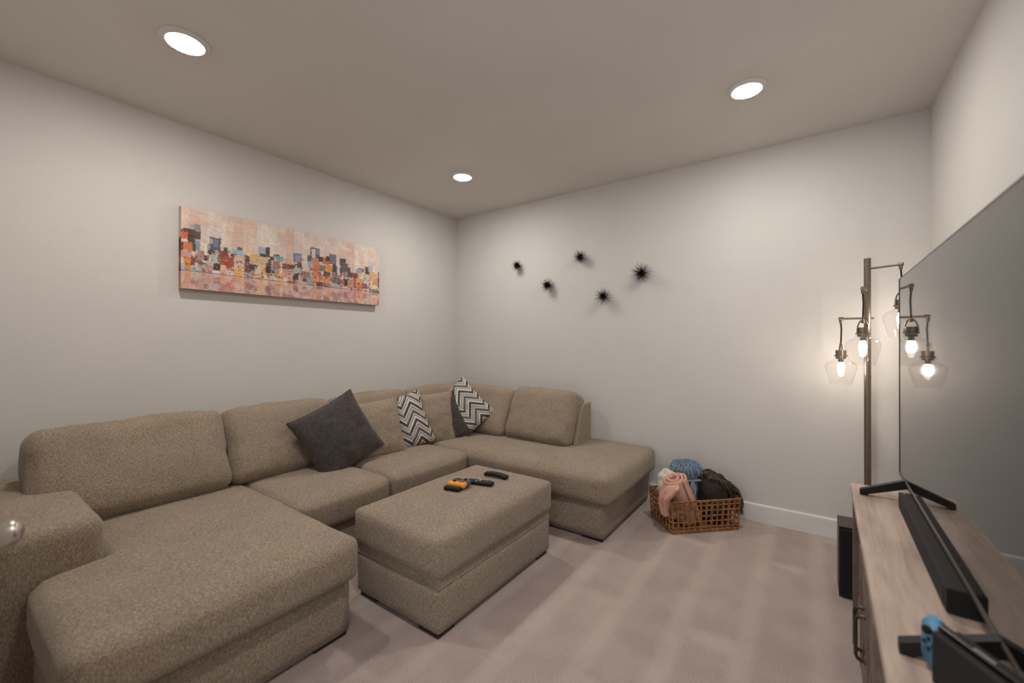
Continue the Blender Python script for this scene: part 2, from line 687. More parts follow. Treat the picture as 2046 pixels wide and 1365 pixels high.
BZ = 0.648
for k, (y0, y1) in enumerate(((-3.285, -2.492), (-2.488, -1.782), (-1.778, -1.062), (-1.058, -0.36))):
    part(back_cushion((0.375, (y0 + y1) / 2, BZ), y1 - y0, 'y', 21 + k), 'back_cushion', sofa)
part(back_cushion((0.67, -0.375, BZ + 0.005), 0.86, 'x', 31, height=0.48, sag=0.03), 'back_cushion', sofa)
part(back_cushion((1.424, -0.375, BZ + 0.005), 0.645, 'x', 32, height=0.47), 'back_cushion', sofa)
# upholstered end panel closing the short back
ep = MB().prism([(-0.195, 0.25), (-0.47, 0.25), (-0.478, 0.46), (-0.460, 0.52), (-0.390, 0.70), (-0.362, 0.765), (-0.330, 0.790), (-0.195, 0.797)], 0, 1.750, 1.787)
epo = ep.build('end_panel', TW, sofa)
bv = epo.modifiers.new('soft_edge', 'BEVEL')
bv.width = 0.010
bv.segments = 3
# feet
for (x, y) in ((1.56, -2.52), (1.56, -3.21), (0.12, -3.33), (0.99, -2.33), (0.99, -1.14), (2.15, -0.90), (2.15, -0.13), (1.15, -0.895)):
    MB().quad_box(x - 0.075, y - 0.075, 0, x + 0.075, y + 0.075, 0.020, 0.003).build('foot', M['foot'], sofa)

# ------------------------------------------------------------------ ottoman
ot = thing('ottoman', 'rectangular beige tweed storage ottoman with remotes on top', 'ottoman', (1.71, -1.765, 0))
hx, hy = 0.30, 0.478
part(rbox(-hx, -hy, 0.026, hx, hy, 0.226, 0.012, (0.006, 0.006, 0), 0.03, 0.002, 41), 'body', ot)
part(rbox(-hx + 0.002, -hy + 0.002, 0.222, hx - 0.002, hy - 0.002, 0.280, 0.010, step=0.02), 'lid_platform', ot)
part(rbox(-hx - 0.012, -hy - 0.012, 0.268, hx + 0.012, hy + 0.012, 0.449, 0.024, (0.010, 0.010, 0.014), 0.024, 0.004, 42, wf=4), 'cushion', ot)
# piping along the top of the body
pp = []
for (a, b) in ((-1, -1), (1, -1), (1, 1), (-1, 1), (-1, -1)):
    pp.append((a * (hx - 0.004), b * (hy - 0.004), 0.228))
MB().tube(pp, 0.006, 6).build('piping', TW, ot, smooth=True)
for a in (-1, 1):
    for b in (-1, 1):
        MB().quad_box(min(a * 0.155, a * 0.285), min(b * 0.36, b * 0.465), 0, max(a * 0.155, a * 0.285), max(b * 0.36, b * 0.465), 0.032, 0.003).build('foot', M['foot'], ot)


# ------------------------------------------------------------------ throw pillows
def pillow(label, center, normal, tilt, size, thick, mat, seed, group, up=(0, 0, 1), flop=0.0):
    n = Vector(normal).normalized()
    u = Vector(up)
    u = (u - n * u.dot(n)).normalized()
    r = u.cross(n)
    a = math.radians(tilt)
    r2 = r * math.cos(a) + u * math.sin(a)
    u2 = -r * math.sin(a) + u * math.cos(a)
    w, h = size
    G = 30
    m = MB()
    for side in (1, -1):
        for j in range(G + 1):
            for i in range(G + 1):
                s, t = -1 + 2 * i / G, -1 + 2 * j / G
                x = s * w / 2 * (1 - 0.075 * (1 - t * t) * abs(s) ** 1.5)
                y = t * h / 2 * (1 - 0.075 * (1 - s * s) * abs(t) ** 1.5)
                e = max(0, (1 - s ** 2) * (1 - t ** 2))
                z = thick / 2 * e ** 0.42 + 0.002
                p = Vector((x * 9 + seed, y * 9, side * 3.0 + seed))
                z += 0.012 * noise.noise(p) * min(1, e * 3) + 0.007 * noise.noise(p * 2.7) * min(1, e * 3)
                y -= flop * (1 - t) / 2 * 0.0
                m.v.append((x, y, side * z))
    K = (G + 1) ** 2
    for side in (0, 1):
        for j in range(G):
            for i in range(G):
                q = (side * K + j * (G + 1) + i, side * K + j * (G + 1) + i + 1, side * K + (j + 1) * (G + 1) + i + 1, side * K + (j + 1) * (G + 1) + i)
                m.f.append(q if side == 0 else q[::-1])
    rim = [i for i in range(G + 1)] + [j * (G + 1) + G for j in range(1, G + 1)] + [G * (G + 1) + i for i in range(G - 1, -1, -1)] + [j * (G + 1) for j in range(G - 1, 0, -1)]
    for k in range(len(rim)):
        a0, b0 = rim[k], rim[(k + 1) % len(rim)]
        m.f.append((a0, a0 + K, b0 + K, b0))
    t = thing('throw_pillow', label, 'pillow', (0, 0, 0), 0, group)
    t.matrix_world = Matrix(((r2.x, u2.x, n.x, center[0]), (r2.y, u2.y, n.y, center[1]), (r2.z, u2.z, n.z, center[2]), (0, 0, 0, 1)))
    rimloop = [Vector(m.v[i]) for i in rim]
    rimloop = [Vector((p.x, p.y, 0)) for p in rimloop]
    m.build('cover', mat, t, smooth=2)
    MB().tube(rimloop + [rimloop[0]], 0.0045, 6, False).build('seam', mat, t, smooth=2)
    return t


G1 = 'throw pillows on the sectional'
pillow('solid charcoal throw pillow tilted on its corner against the sofa back', (0.665, -1.885, 0.668), (0.93, -0.12, 0.36), 23, (0.50, 0.48), 0.17, M['charcoal'], 1.3, G1)
pillow('large beige tweed throw pillow leaning behind the tilted charcoal pillow', (0.60, -1.585, 0.640), (0.90, -0.25, 0.34), 3, (0.52, 0.46), 0.17, TW, 2.9, G1)
pillow('zigzag patterned throw pillow squeezed between the two beige tweed pillows', (0.60, -1.275, 0.648), (0.86, -0.38, 0.32), 14, (0.44, 0.45), 0.13, M['chevron'], 4.1, G1)
pillow('large beige tweed throw pillow next to the sofa corner, behind the zigzag pillow', (0.605, -1.010, 0.642), (0.82, -0.46, 0.28), 2, (0.50, 0.46), 0.14, TW, 5.7, G1)
pillow('charcoal throw pillow wedged into the sofa corner behind a beige pillow', (0.640, -0.880, 0.606), (0.66, -0.68, 0.31), 24, (0.43, 0.43), 0.10, M['charcoal'], 6.2, G1)
pillow('zigzag patterned throw pillow propped like a diamond in the sofa corner', (0.728, -0.705, 0.690), (0.60, -0.73, 0.33), 43, (0.45, 0.45), 0.10, M['chevron'], 8.4, G1)


# ------------------------------------------------------------------ things on the ottoman
OZ = 0.4645
gc = thing('game_controller', 'orange and dark grey game controller with black strap on the ottoman', 'controller', (1.668, -1.762, OZ), math.radians(14))
M['orange'] = plain('orange_plastic', (238, 150, 40), 0.4, var=0.03)
M['slate'] = plain('slate_plastic', (74, 72, 78), 0.45, var=0.05)


def pill(x0, y0, z0, x1, y1, z1, r):
    return soft_box(((x0 + x1) / 2, (y0 + y1) / 2, (z0 + z1) / 2), (x1 - x0, y1 - y0, z1 - z0), r, (0, 0, 0), 0.006)


pill(-0.058, -0.020, 0.010, 0.058, 0.022, 0.040, 0.012).build('orange_half', M['orange'], gc, smooth=2)
pill(-0.056, 0.020, 0.008, 0.060, 0.074, 0.038, 0.012).build('grey_half', M['slate'], gc, smooth=2)
pill(-0.064, -0.050, 0.000, 0.042, -0.016, 0.024, 0.011).build('strap', M['black'], gc, smooth=2)
for (x, y, mt) in ((-0.018, 0.004, 'orange'), (0.030, 0.050, 'grey')):
    MB().lathe((x, y, 0.036), [(0.005, 0), (0.005, 0.006), (0.0085, 0.007), (0.0085, 0.011), (0.0001, 0.012)], 16).build('thumb_stick', M['black'], gc, smooth=True)
for (x, y) in ((0.014, 0.002), (0.026, 0.010), (0.026, -0.006), (0.038, 0.002), (-0.008, 0.052), (-0.018, 0.060), (-0.018, 0.044), (-0.028, 0.052)):
    MB().lathe((x, y, 0.037), [(0.0038, 0), (0.0038, 0.0042), (0.0001, 0.005)], 10).build('button', M['black'], gc, smooth=True)

rm = thing('remote_control', 'black remote control with many buttons beside the orange controller', 'remote', (1.728, -1.628, OZ), math.radians(16))
pill(-0.086, -0.023, 0.0, 0.086, 0.023, 0.022, 0.009).build('body', M['black'], rm, smooth=2)
M['btn'] = plain('dark_grey_rubber', (58, 54, 52), 0.6)
M['btnw'] = plain('pale_grey_button', (170, 168, 165), 0.5)
for i in range(9):
    for j in range(3):
        x, y = -0.066 + i * 0.0165, -0.013 + j * 0.013
        mt = M['btnw'] if (i, j) in ((4, 2), (3, 0), (4, 1)) else M['btn']
        MB().quad_box(x - 0.005, y - 0.004, 0.0205, x + 0.005, y + 0.004, 0.0245, 0.001).build('button', mt, rm)
rb = thing('remote_control', 'slim black curved remote control farthest back on the ottoman', 'remote', (1.722, -1.461, OZ), math.radians(4))


def curved(P):
    Q = P.copy()
    Q[:, 2] += 0.008 * (1 - (P[:, 0] / 0.082) ** 2)
    return Q


soft_box((0, 0, 0.009), (0.166, 0.042, 0.020), 0.007, (0, 0, 0), 0.006, post=curved).build('body', M['black'], rb, smooth=2)
MB().quad_box(-0.012, -0.008, 0.0262, 0.002, 0.008, 0.0285, 0.001).build('button', M['btn'], rb)

# ------------------------------------------------------------------ canvas painting
pa = thing('canvas_painting', 'long panoramic canvas painting of an abstract orange and blue city skyline', 'painting', (0.0, -1.853, 1.660))
PW, PH, PT = 1.508, 0.531, 0.052
NU, NV = 690, 240
img = np.zeros((NV, NU, 3))
rng = np.random.RandomState(3)


def uv(px, py):
    s = (px - 359.0) / 397.0
    u = 520 * s / (752 - 232 * s)
    yt = 410 + 87 * s
    yb = 571.5 + 41.5 * s
    return u, (yb - py) / (yb - yt)


def rect(u0, v0, u1, v1, c, a=1.0, rough=0.012):
    i0, i1 = int(max(0, u0 * NU)), int(min(NU, u1 * NU))
    j0, j1 = int(max(0, v0 * NV)), int(min(NV, v1 * NV))
    if i1 <= i0 or j1 <= j0:
        return
    sub = img[j0:j1, i0:i1]
    cc = np.array(c, float)
    streak = 1 + 0.025 * rng.randn(j1 - j0, 1, 1) + 0.02 * rng.randn(1, i1 - i0, 1) + 0.025 * rng.randn(j1 - j0, i1 - i0, 1)
    img[j0:j1, i0:i1] = sub * (1 - a) + cc * streak * a


# sky
for i in range(NU):
    u = i / NU
    img[:, i] = (204, 184, 171)
sky = [(0, .03, (214, 186, 170)), (.03, .17, (204, 182, 170)), (.17, .24, (208, 168, 148)), (.24, .30, (212, 182, 164)), (.30, .39, (216, 200, 184)), (.39, .45, (210, 186, 168)),
       (.45, .50, (216, 198, 180)), (.44, .475, (207, 152, 130)), (.50, .78, (204, 182, 172)), (.78, .83, (216, 164, 142)), (.83, 1.0, (224, 206, 188))]
for (a, b, c) in sky:
    rect(a, .2, b, 1, c, .85)
for k in range(240):
    u, v = rng.rand(), .45 + .55 * rng.rand()
    c = [(222, 206, 190), (208, 176, 160), (198, 176, 168), (214, 160, 138), (190, 176, 172), (226, 212, 196)][rng.randint(6)]
    rect(u, v, u + .015 + .05 * rng.rand(), v + .03 + .18 * rng.rand(), c, .22 + .2 * rng.rand())
# soften the sky
for _ in range(3):
    img = (img + np.roll(img, 1, 0) + np.roll(img, -1, 0) + np.roll(img, 1, 1) + np.roll(img, -1, 1)) / 5
pal = [(215, 110, 55), (120, 60, 50), (60, 50, 50), (150, 170, 180), (205, 165, 150), (225, 200, 175), (190, 130, 120), (45, 52, 62), (165, 125, 130), (225, 165, 80), (150, 75, 60)]
for k in range(420):
    u = rng.rand()
    v = .22 + .30 * rng.rand() ** 1.4
    rect(u, v, u + .008 + .022 * rng.rand(), v + .02 + .07 * rng.rand(), pal[rng.randint(len(pal))], .85)
RA = [(35,360,85,420,60,45,40),(90,360,245,470,75,50,40),(50,400,145,490,215,95,50),(145,430,230,560,70,50,40),(165,300,240,370,165,155,150),(230,305,315,400,130,128,130),(240,400,315,500,80,55,60),(150,490,240,545,50,65,65),(40,520,90,640,90,50,45),(245,515,310,640,120,140,150),(90,530,215,640,215,105,50),(215,550,250,650,50,60,60),(320,545,405,640,215,195,165),(365,560,400,710,222,205,185),(430,480,575,640,78,78,92),(480,500,545,600,110,120,140),(430,490,470,560,190,160,140),(400,560,440,650,140,150,155),(50,640,215,720,195,140,135),(100,720,190,880,225,120,55),(60,800,110,890,160,180,190),(200,830,330,910,150,180,190),(190,720,240,830,120,60,45),(240,700,330,800,140,85,80),(270,640,360,760,165,125,130),(360,700,420,770,60,50,50),(410,640,500,700,60,50,45),(440,700,550,810,170,180,170),(545,650,660,760,130,60,50),(570,720,750,870,165,65,45),(600,780,680,850,190,50,40),(480,810,565,890,40,42,45),(725,630,860,700,140,170,190),(785,605,855,640,120,70,65),(860,570,970,680,220,185,150),(750,710,885,850,210,170,155),(750,820,880,970,215,180,150),(760,880,850,975,230,160,60),(570,830,650,900,225,180,120),(280,790,380,830,90,90,80),(290,830,400,920,180,150,145),(400,840,480,940,195,130,125),(465,900,560,950,220,205,195),(560,890,650,960,205,160,150),(650,900,745,970,220,195,185),(890,760,945,930,120,60,50),(945,825,1050,920,45,50,65),(890,710,950,770,60,65,65),(950,700,1080,820,215,165,100),(1060,600,1160,700,150,160,185),(1155,610,1210,730,70,60,55),(1080,690,1160,730,60,60,60),(1080,740,1190,840,205,170,120),(1060,830,1150,980,215,175,130),(1015,880,1085,990,222,190,170),(890,930,980,1005,160,155,165),(1165,820,1235,900,40,50,60),(1150,890,1260,940,50,40,50),(1130,970,1240,1035,220,200,175),(1260,700,1340,740,130,80,80),(1270,730,1365,790,130,165,180),(1260,790,1330,850,190,100,60),(1230,840,1330,910,130,130,140),(1260,900,1365,980,190,130,125),(1290,970,1365,1050,230,185,90)]
RB = [(0,545,45,590,120,60,55),(0,575,90,640,110,150,170),(0,640,45,740,200,90,50),(100,600,200,690,205,155,120),(75,680,240,740,110,60,60),(75,740,140,880,200,140,120),(40,650,75,890,225,205,180),(0,830,70,920,235,190,90),(235,530,350,660,104,114,134),(260,560,330,640,140,140,155),(290,660,350,740,90,70,80),(240,730,330,800,150,170,170),(235,810,300,905,45,40,45),(150,800,235,920,205,150,140),(80,870,160,940,220,200,180),(340,700,360,880,70,50,55),(360,790,470,880,150,100,105),(355,640,430,780,215,190,165),(370,680,415,780,220,170,140),(310,830,370,940,200,155,140),(420,880,515,980,130,150,155),(430,560,490,640,80,80,95),(430,640,485,740,130,160,175),(470,455,600,600,85,80,86),(490,470,545,600,215,190,170),(555,475,605,550,110,135,145),(490,600,600,690,190,120,100),(590,580,650,650,60,45,45),(645,590,740,690,190,100,50),(690,575,760,650,70,50,45),(740,545,835,690,100,100,120),(500,690,600,770,215,110,50),(600,700,690,780,130,110,80),(680,700,785,790,220,130,50),(660,790,750,860,45,60,60),(785,690,830,800,50,55,60),(500,770,600,960,205,110,80),(515,830,580,960,225,120,60),(780,800,860,900,150,110,120),(830,720,910,860,60,70,85),(850,715,890,850,215,195,180),(890,610,970,720,80,50,55),(910,670,1000,800,95,80,95),(950,800,1060,880,150,120,120),(1000,810,1140,880,100,55,55),(610,850,745,960,215,140,100),(660,890,745,960,225,130,70),(560,940,650,990,60,45,50),(660,960,760,1010,120,70,60),(770,880,910,960,110,90,90),(755,970,890,1030,150,170,175),(920,900,970,960,190,60,50),(950,900,1000,1000,50,45,50),(1000,920,1080,1010,200,140,120),(1080,890,1120,1010,180,70,60),(1115,900,1200,1050,225,145,100),(1130,960,1190,1060,230,125,50),(1140,750,1225,800,150,80,80),(1110,760,1200,820,130,155,180),(1285,715,1350,800,160,165,185),(1245,725,1290,820,85,70,55),(1250,800,1330,830,60,60,50),(1200,840,1300,980,200,190,175),(1300,820,1430,930,215,165,120),(1300,930,1400,1040,230,190,150),(1200,960,1270,1040,140,70,70),(1350,900,1420,980,220,140,90),(1330,1000,1430,1060,235,205,170),(1200,1040,1300,1090,225,185,165),(1430,800,1440,1030,60,55,50),(1300,1050,1430,1100,110,110,110),(900,1000,980,1040,225,180,170),(1060,1030,1120,1060,210,150,160)]
for (lst, ox, oy, k) in ((RA, 350, 400, 6.5), (RB, 550, 430, 7.0)):
    for (x0, y0, x1, y1, r, g, b) in lst:
        xm = ox + (x0 + x1) / 2 / k
        u0, _ = uv(ox + x0 / k, 500)
        u1, _ = uv(ox + x1 / k, 500)
        _, v1 = uv(xm, oy + y0 / k)
        _, v0 = uv(xm, oy + y1 / k)
        rect(u0, v0, u1, v1, (r, g, b), .93)
for k in range(500):
    u = rng.rand()
    v = .22 + .26 * rng.rand()
    rect(u, v, u + .003 + .010 * rng.rand(), v + .008 + .03 * rng.rand(), pal[rng.randint(len(pal))], .5)
# waterline and pale rose reflection
jw = int(.218 * NV)
refl = np.zeros((jw, NU, 3))
for j in range(jw):
    refl[jw - 1 - j] = img[min(NV - 1, jw + 2 + int(j * 1.1))]
for _ in range(5):
    refl = (refl + np.roll(refl, 1, 0) + np.roll(refl, -1, 0)) / 3
for _ in range(3):
    refl = (refl * 2 + np.roll(refl, 1, 1) + np.roll(refl, -1, 1)) / 4
img[:jw] = refl * .48 + np.array((214, 162, 146)) * .52
for k in range(90):
    u, v = rng.rand(), .2 * rng.rand()
    rect(u, v, u + .01 + .03 * rng.rand(), v + .02 + .06 * rng.rand(), [(212, 120, 100), (222, 190, 170), (205, 150, 140), (225, 170, 130), (180, 160, 160)][rng.randint(5)], .35)
img[:jw] = np.minimum(img[:jw], img[:jw])
jj, ii = np.meshgrid(np.arange(NV), np.arange(NU), indexing='ij')


def smooth_noise(n):
    f = rng.randn(NV, NU)
    for _ in range(n):
        f = (f + np.roll(f, 1, 0) + np.roll(f, -1, 0) + np.roll(f, 1, 1) + np.roll(f, -1, 1)) / 5
    return f / f.std()


# ragged brush edges
dj = np.clip(np.round(jj + 0.7 * smooth_noise(5)), 0, NV - 1).astype(int)
di = np.clip(np.round(ii + 0.8 * smooth_noise(5)), 0, NU - 1).astype(int)
img = img[dj, di]
img = (img * 3 + np.roll(img, 1, 0) + np.roll(img, -1, 0) + np.roll(img, 1, 1) + np.roll(img, -1, 1)) / 7
grey = img.mean(2, keepdims=True)
img = grey + (img - grey) * 0.82
img *= (1 + 0.02 * smooth_noise(3))[:, :, None]
img[jw:jw + 2] = img[jw:jw + 2] * .35 + np.array((60, 40, 38)) * .65
img = np.clip(img, 0, 250)
lin_img = np.where(img / 255 <= 0.04045, img / 255 / 12.92, ((img / 255 + 0.055) / 1.055) ** 2.4)
lin_img = np.minimum(lin_img * 1.04, 0.9)
me = bpy.data.meshes.new('printed_canvas')
vv, ff = [], []
for j in range(NV + 1):
    for i in range(NU + 1):
        vv.append((PT, -PW / 2 + PW * i / NU, PH * j / NV))
for j in range(NV):
    for i in range(NU):
        a = j * (NU + 1) + i
        ff.append((a, a + 1, a + NU + 2, a + NU + 1))
me.from_pydata(vv, [], ff)
me.update()
at = me.color_attributes.new('paint', 'FLOAT_COLOR', 'CORNER')
cols = np.ones((NV * NU, 4, 4), np.float32)
cols[:, :, :3] = lin_img.reshape(-1, 1, 3)
at.data.foreach_set('color', cols.ravel())
t = NT('canvas_paint')
vc = t.n('ShaderNodeVertexColor', layer_name='paint')
vcrd = t.coords()
t.l(t.mix(0.05, vc.outputs['Color'], t.ramp(t.noise(vcrd, 60, 4, .7), [(.3, (.25, .2, .18)), (.7, (.8, .72, .66))])), t.b.inputs['Base Color'])
t.bump(t.noise(vcrd, 500, 2), 0.25, 0.001)
me.materials.append(t.set(0.7, 0, 0.2))
link('printed_canvas', me, pa)
t = NT('canvas_edge_wrap')
sp = t.n('ShaderNodeSeparateXYZ')
crd = t.coords()
t.l(crd, sp.inputs[0])
zr = t.math('ADD', t.math('MULTIPLY', sp.outputs[2], 1 / PH), t.math('MULTIPLY', t.math('SUBTRACT', t.noise(crd, 40, 2), .5), .05))
t.l(t.ramp(zr, [(0, lin((205, 140, 118))), (.21, lin((190, 120, 100))), (.22, lin((90, 60, 50))), (.34, lin((190, 110, 70))), (.46, lin((110, 60, 50))), (.60, lin((60, 42, 40))), (.64, lin((205, 178, 160))), (1, lin((190, 160, 156)))]), t.b.inputs['Base Color'])
M['canvas_edge'] = t.set(0.75, 0, 0.2)
m = MB()
m.quad_box(0.012, -PW / 2, 0, PT - 0.0006, PW / 2, PH)
m.build('stretcher_frame', M['canvas_edge'], pa)

# ------------------------------------------------------------------ spiky wall ornaments
M['iron'] = plain('black_iron_wire', (22, 20, 19), 0.5, metal=0.3)
ORN = [(0.904, 2.099, 0.058, 'small black spiky wall ornament, leftmost of the five'),
       (1.266, 1.870, 0.069, 'black spiky wall ornament, second from the left and low on the wall'),
       (1.613, 2.101, 0.066, 'black spiky wall ornament placed highest in the middle of the five'),
       (1.839, 1.726, 0.075, 'black spiky wall ornament placed lowest of the five'),
       (2.180, 1.899, 0.088, 'largest black spiky wall ornament, rightmost of the five')]
for k, (x, z, r, lab) in enumerate(ORN):
    t = thing('wall_ornament', lab, 'wall decoration', (x, -0.062, z), 0, 'spiky wall ornaments')
    core = MB()
    core.lathe((0, 0, 0), [(0.0001, -0.012), (0.008, -0.009), (0.012, 0), (0.008, 0.009), (0.0001, 0.012)], 12)
    core.tube([(0, 0, 0), (0, 0.061, 0)], 0.003, 6)
    core.build('core', M['iron'], t, smooth=True)
    m = MB()
    n = 260
    rr = random.Random(k)
    for i in range(n):
        y = 1 - 2 * (i + .5) / n
        ph = i * 2.39996 + rr.uniform(-.15, .15)
        q = math.sqrt(max(0, 1 - y * y))
        d = Vector((q * math.cos(ph), y, q * math.sin(ph)))
        L = r * (rr.uniform(0.45, 0.75) if i % 2 else rr.uniform(0.85, 1.18))
        if d.y > 0 and d.y * L > 0.058:
            L = 0.058 / d.y
        m.tube([d * 0.008, d * L], [0.0012, 0.0007], 3, False)
    stuff(m.build('spikes', M['iron'], t))

# ------------------------------------------------------------------ tv stand
TH = -0.026
ST = thing('tv_stand', 'long washed-wood media console with cross-braced doors along the right wall', 'tv stand', (3.494, -0.922, 0), TH)
SL, SD, SH = 1.70, 0.40, 0.63
WD, BD = M['washwood'], M['bodywood']
MB().quad_box(-0.004, -SL, SH - 0.028, SD, 0, SH, 0.002).build('top', WD, ST)
MB().quad_box(0.004, -0.045, 0, 0.05, -0.004, SH - 0.028, 0.002).build('leg', BD, ST)
MB().quad_box(SD - 0.055, -0.045, 0, SD - 0.009, -0.004, SH - 0.028, 0.002).build('leg', BD, ST)
MB().quad_box(0.004, -SL + 0.004, 0, 0.05, -SL + 0.045, SH - 0.028, 0.002).build('leg', BD, ST)
MB().quad_box(SD - 0.055, -SL + 0.004, 0, SD - 0.009, -SL + 0.045, SH - 0.028, 0.002).build('leg', BD, ST)
MB().quad_box(0.008, -SL + 0.045, SH - 0.075, 0.03, -0.045, SH - 0.028, 0.002).build('rail', BD, ST)
MB().quad_box(0.02, -SL + 0.02, 0.085, SD - 0.015, -0.02, 0.105, 0.002).build('bottom_shelf', BD, ST)
MB().quad_box(0.04, -0.56, 0.335, SD - 0.02, -0.03, 0.353, 0.002).build('shelf', BD, ST)
MB().quad_box(0.04, -SL + 0.03, 0.335, SD - 0.02, -SL + 0.56, 0.353, 0.002).build('shelf', BD, ST)
MB().quad_box(SD - 0.02, -SL + 0.04, 0.1, SD - 0.008, -0.04, SH - 0.03).build('back_panel', BD, ST)
for y in (-0.575, -SL + 0.56):
    MB().quad_box(0.012, y, 0.1, SD - 0.02, y + 0.018, SH - 0.03, 0.002).build('divider', BD, ST)
YC = -SL / 2
for side in (1, -1):
    y0, y1 = (YC + 0.002, YC + 0.283) if side == 1 else (YC - 0.283, YC - 0.002)
    dd = MB().quad_box(0.024, y0, 0.11, 0.032, y1, SH - 0.078).build('door', BD, ST)
    for (a, b) in ((y0, y0 + 0.045), (y1 - 0.045, y1)):
        MB().quad_box(0.0, a, 0.11, 0.0255, b, SH - 0.078, 0.0015).build('stile', BD, dd)
    for (a, b) in ((0.11, 0.155), (SH - 0.123, SH - 0.078)):
        MB().quad_box(0.002, y0 + 0.045, a, 0.0255, y1 - 0.045, b, 0.0015).build('door_rail', BD, dd)
    # cross braces
    ya, yb, za, zb = y0 + 0.045, y1 - 0.045, 0.155, SH - 0.123
    L = math.hypot(yb - ya, zb - za)
    for sgn in (1, -1):
        p0 = Vector((0, ya, za if sgn == 1 else zb))
        p1 = Vector((0, yb, zb if sgn == 1 else za))
        d = (p1 - p0).normalized()
        nn = Vector((0, -d.z, d.y)) * 0.019
        xo = 0.0025 if sgn == 1 else 0.0015
        poly = [(p0 + nn), (p1 + nn), (p1 - nn), (p0 - nn)]
        mm = MB()
        mm.prism([(q.y, q.z) for q in poly], 0, xo + 0.002, 0.0245)
        mm.build('brace', BD, dd)
    hy_ = YC + side * 0.028
    hz0, hz1 = 0.295, 0.437
    mm = MB()
    mm.tube([(0.002, hy_, hz1), (-0.012, hy_, hz1), (-0.020, hy_, hz1 - 0.004), (-0.025, hy_, hz1 - 0.014), (-0.025, hy_, hz0 + 0.014), (-0.020, hy_, hz0 + 0.004), (-0.012, hy_, hz0), (0.002, hy_, hz0)], 0.0055, 8)
    for z in (hz0, hz1):
        mm.tube([(0.001, hy_, z), (-0.004, hy_, z)], 0.0095, 10)
    mm.build('handle', M['pull'], dd, smooth=True)

# ------------------------------------------------------------------ television
TVT = -0.023
tv = thing('television', 'very large flat television with glossy dark screen on splayed feet', 'television', (3.648, -1.71, SH), TVT)
TL, TB, TT = 1.555, 0.078, 0.978        # width, bottom, top above the console
y0, y1 = -TL / 2, TL / 2
MB().quad_box(0.0, y0 + 0.004, TB + 0.012, 0.006, y1 - 0.004, TT - 0.004).build('screen', M['screen'], tv)
fr = MB()
fr.quad_box(-0.003, y0, TB, 0.022, y1, TB + 0.0125, 0.0015)
fr.quad_box(-0.002, y0, TT - 0.0045, 0.022, y1, TT, 0.0015)
fr.quad_box(-0.002, y0, TB, 0.022, y0 + 0.0045, TT, 0.0015)
fr.quad_box(-0.002, y1 - 0.0045, TB, 0.022, y1, TT, 0.0015)
fr.build('bezel', M['steel'], tv)
bk = MB()
bk.quad_box(0.006, y0 + 0.003, TB + 0.003, 0.025, y1 - 0.003, TT - 0.003, 0.003)
bk.quad_box(0.025, y0 + 0.12, TB + 0.03, 0.065, y1 - 0.12, TB + 0.50, 0.012)
bk.build('back_cover', M['black'], tv)
for yl in (0.615, -0.575):
    prof = [(-0.150, 0.0), (-0.150, 0.024), (0.0, 0.092), (0.022, 0.092), (0.150, 0.024), (0.150, 0.0), (0.128, 0.0), (0.122, 0.008), (0.018, 0.055), (0.002, 0.055), (-0.122, 0.008), (-0.128, 0.0)]
    mm = MB()
    mm.prism([(p[0], p[1]) for p in prof], 1, yl - 0.014, yl + 0.014)
    mm.v = [(x, y, z) for (x, y, z) in mm.v]
    mm.build('stand_leg', M['black'], tv)

# ------------------------------------------------------------------ soundbar
sb = thing('soundbar', 'long black soundbar lying on the console below the television', 'soundbar', (3.659, -1.625, SH), -0.026)
MB().quad_box(-0.044, -0.42, 0.004, 0.044, 0.42, 0.066, 0.004).build('body', M['barblack'], sb)
MB().quad_box(-0.0455, -0.40, 0.008, -0.043, 0.40, 0.058, 0.001).build('grille', M['grille'], sb)
for (a, b) in ((-0.4215, -0.4155), (0.4155, 0.4215)):
    MB().quad_box(-0.0435, a, 0.005, 0.0435, b, 0.0645, 0.001).build('end_cap', M['grille'], sb)
for y in (-0.36, 0.36):
    MB().quad_box(-0.03, y - 0.02, 0, 0.03, y + 0.02, 0.006).build('rubber_foot', M['black'], sb)
MB().lathe((-0.028, 0.400, 0.0645), [(0.0035, 0), (0.0035, 0.0015), (0.0001, 0.002)], 12).build('indicator', M['btnw'], sb)

# ------------------------------------------------------------------ game console in its dock
ax = Vector((0.50, -0.866, 0)).normalized()      # along the console, far end -> near end
gcn = thing('game_console', 'handheld game console with blue side controller standing in a black dock', 'game console', (3.536, -2.330, SH), math.atan2(ax.y, ax.x))
# local: x along the length (towards the viewer), +y to the left of that = away, -y = front face
M['blue'] = plain('sky_blue_plastic', (84, 136, 168), 0.42, var=0.03)
M['dock'] = plain('matte_black_plastic', (32, 29, 28), 0.6, var=0.08, spec=0.3)
MB().quad_box(0.018, -0.026, 0.0, 0.191, -0.010, 0.104, 0.003).build('dock_front', M['dock'], gcn)
MB().quad_box(0.018, 0.006, 0.0, 0.191, 0.027, 0.104, 0.003).build('dock_back', M['dock'], gcn)
MB().quad_box(0.018, -0.026, 0.0, 0.191, 0.027, 0.012, 0.003).build('dock_base', M['dock'], gcn)
MB().quad_box(0.012, -0.009, 0.012, 0.197, 0.005, 0.113, 0.002).build('tablet', M['blackgloss'], gcn)
lt = MB()
for i in range(8):
    x = 0.080 + i * 0.0048
    lt.quad_box(x, -0.0055, 0.1128, x + 0.0030, -0.0005, 0.1133)
lt.build('lettering', M['btnw'], gcn)
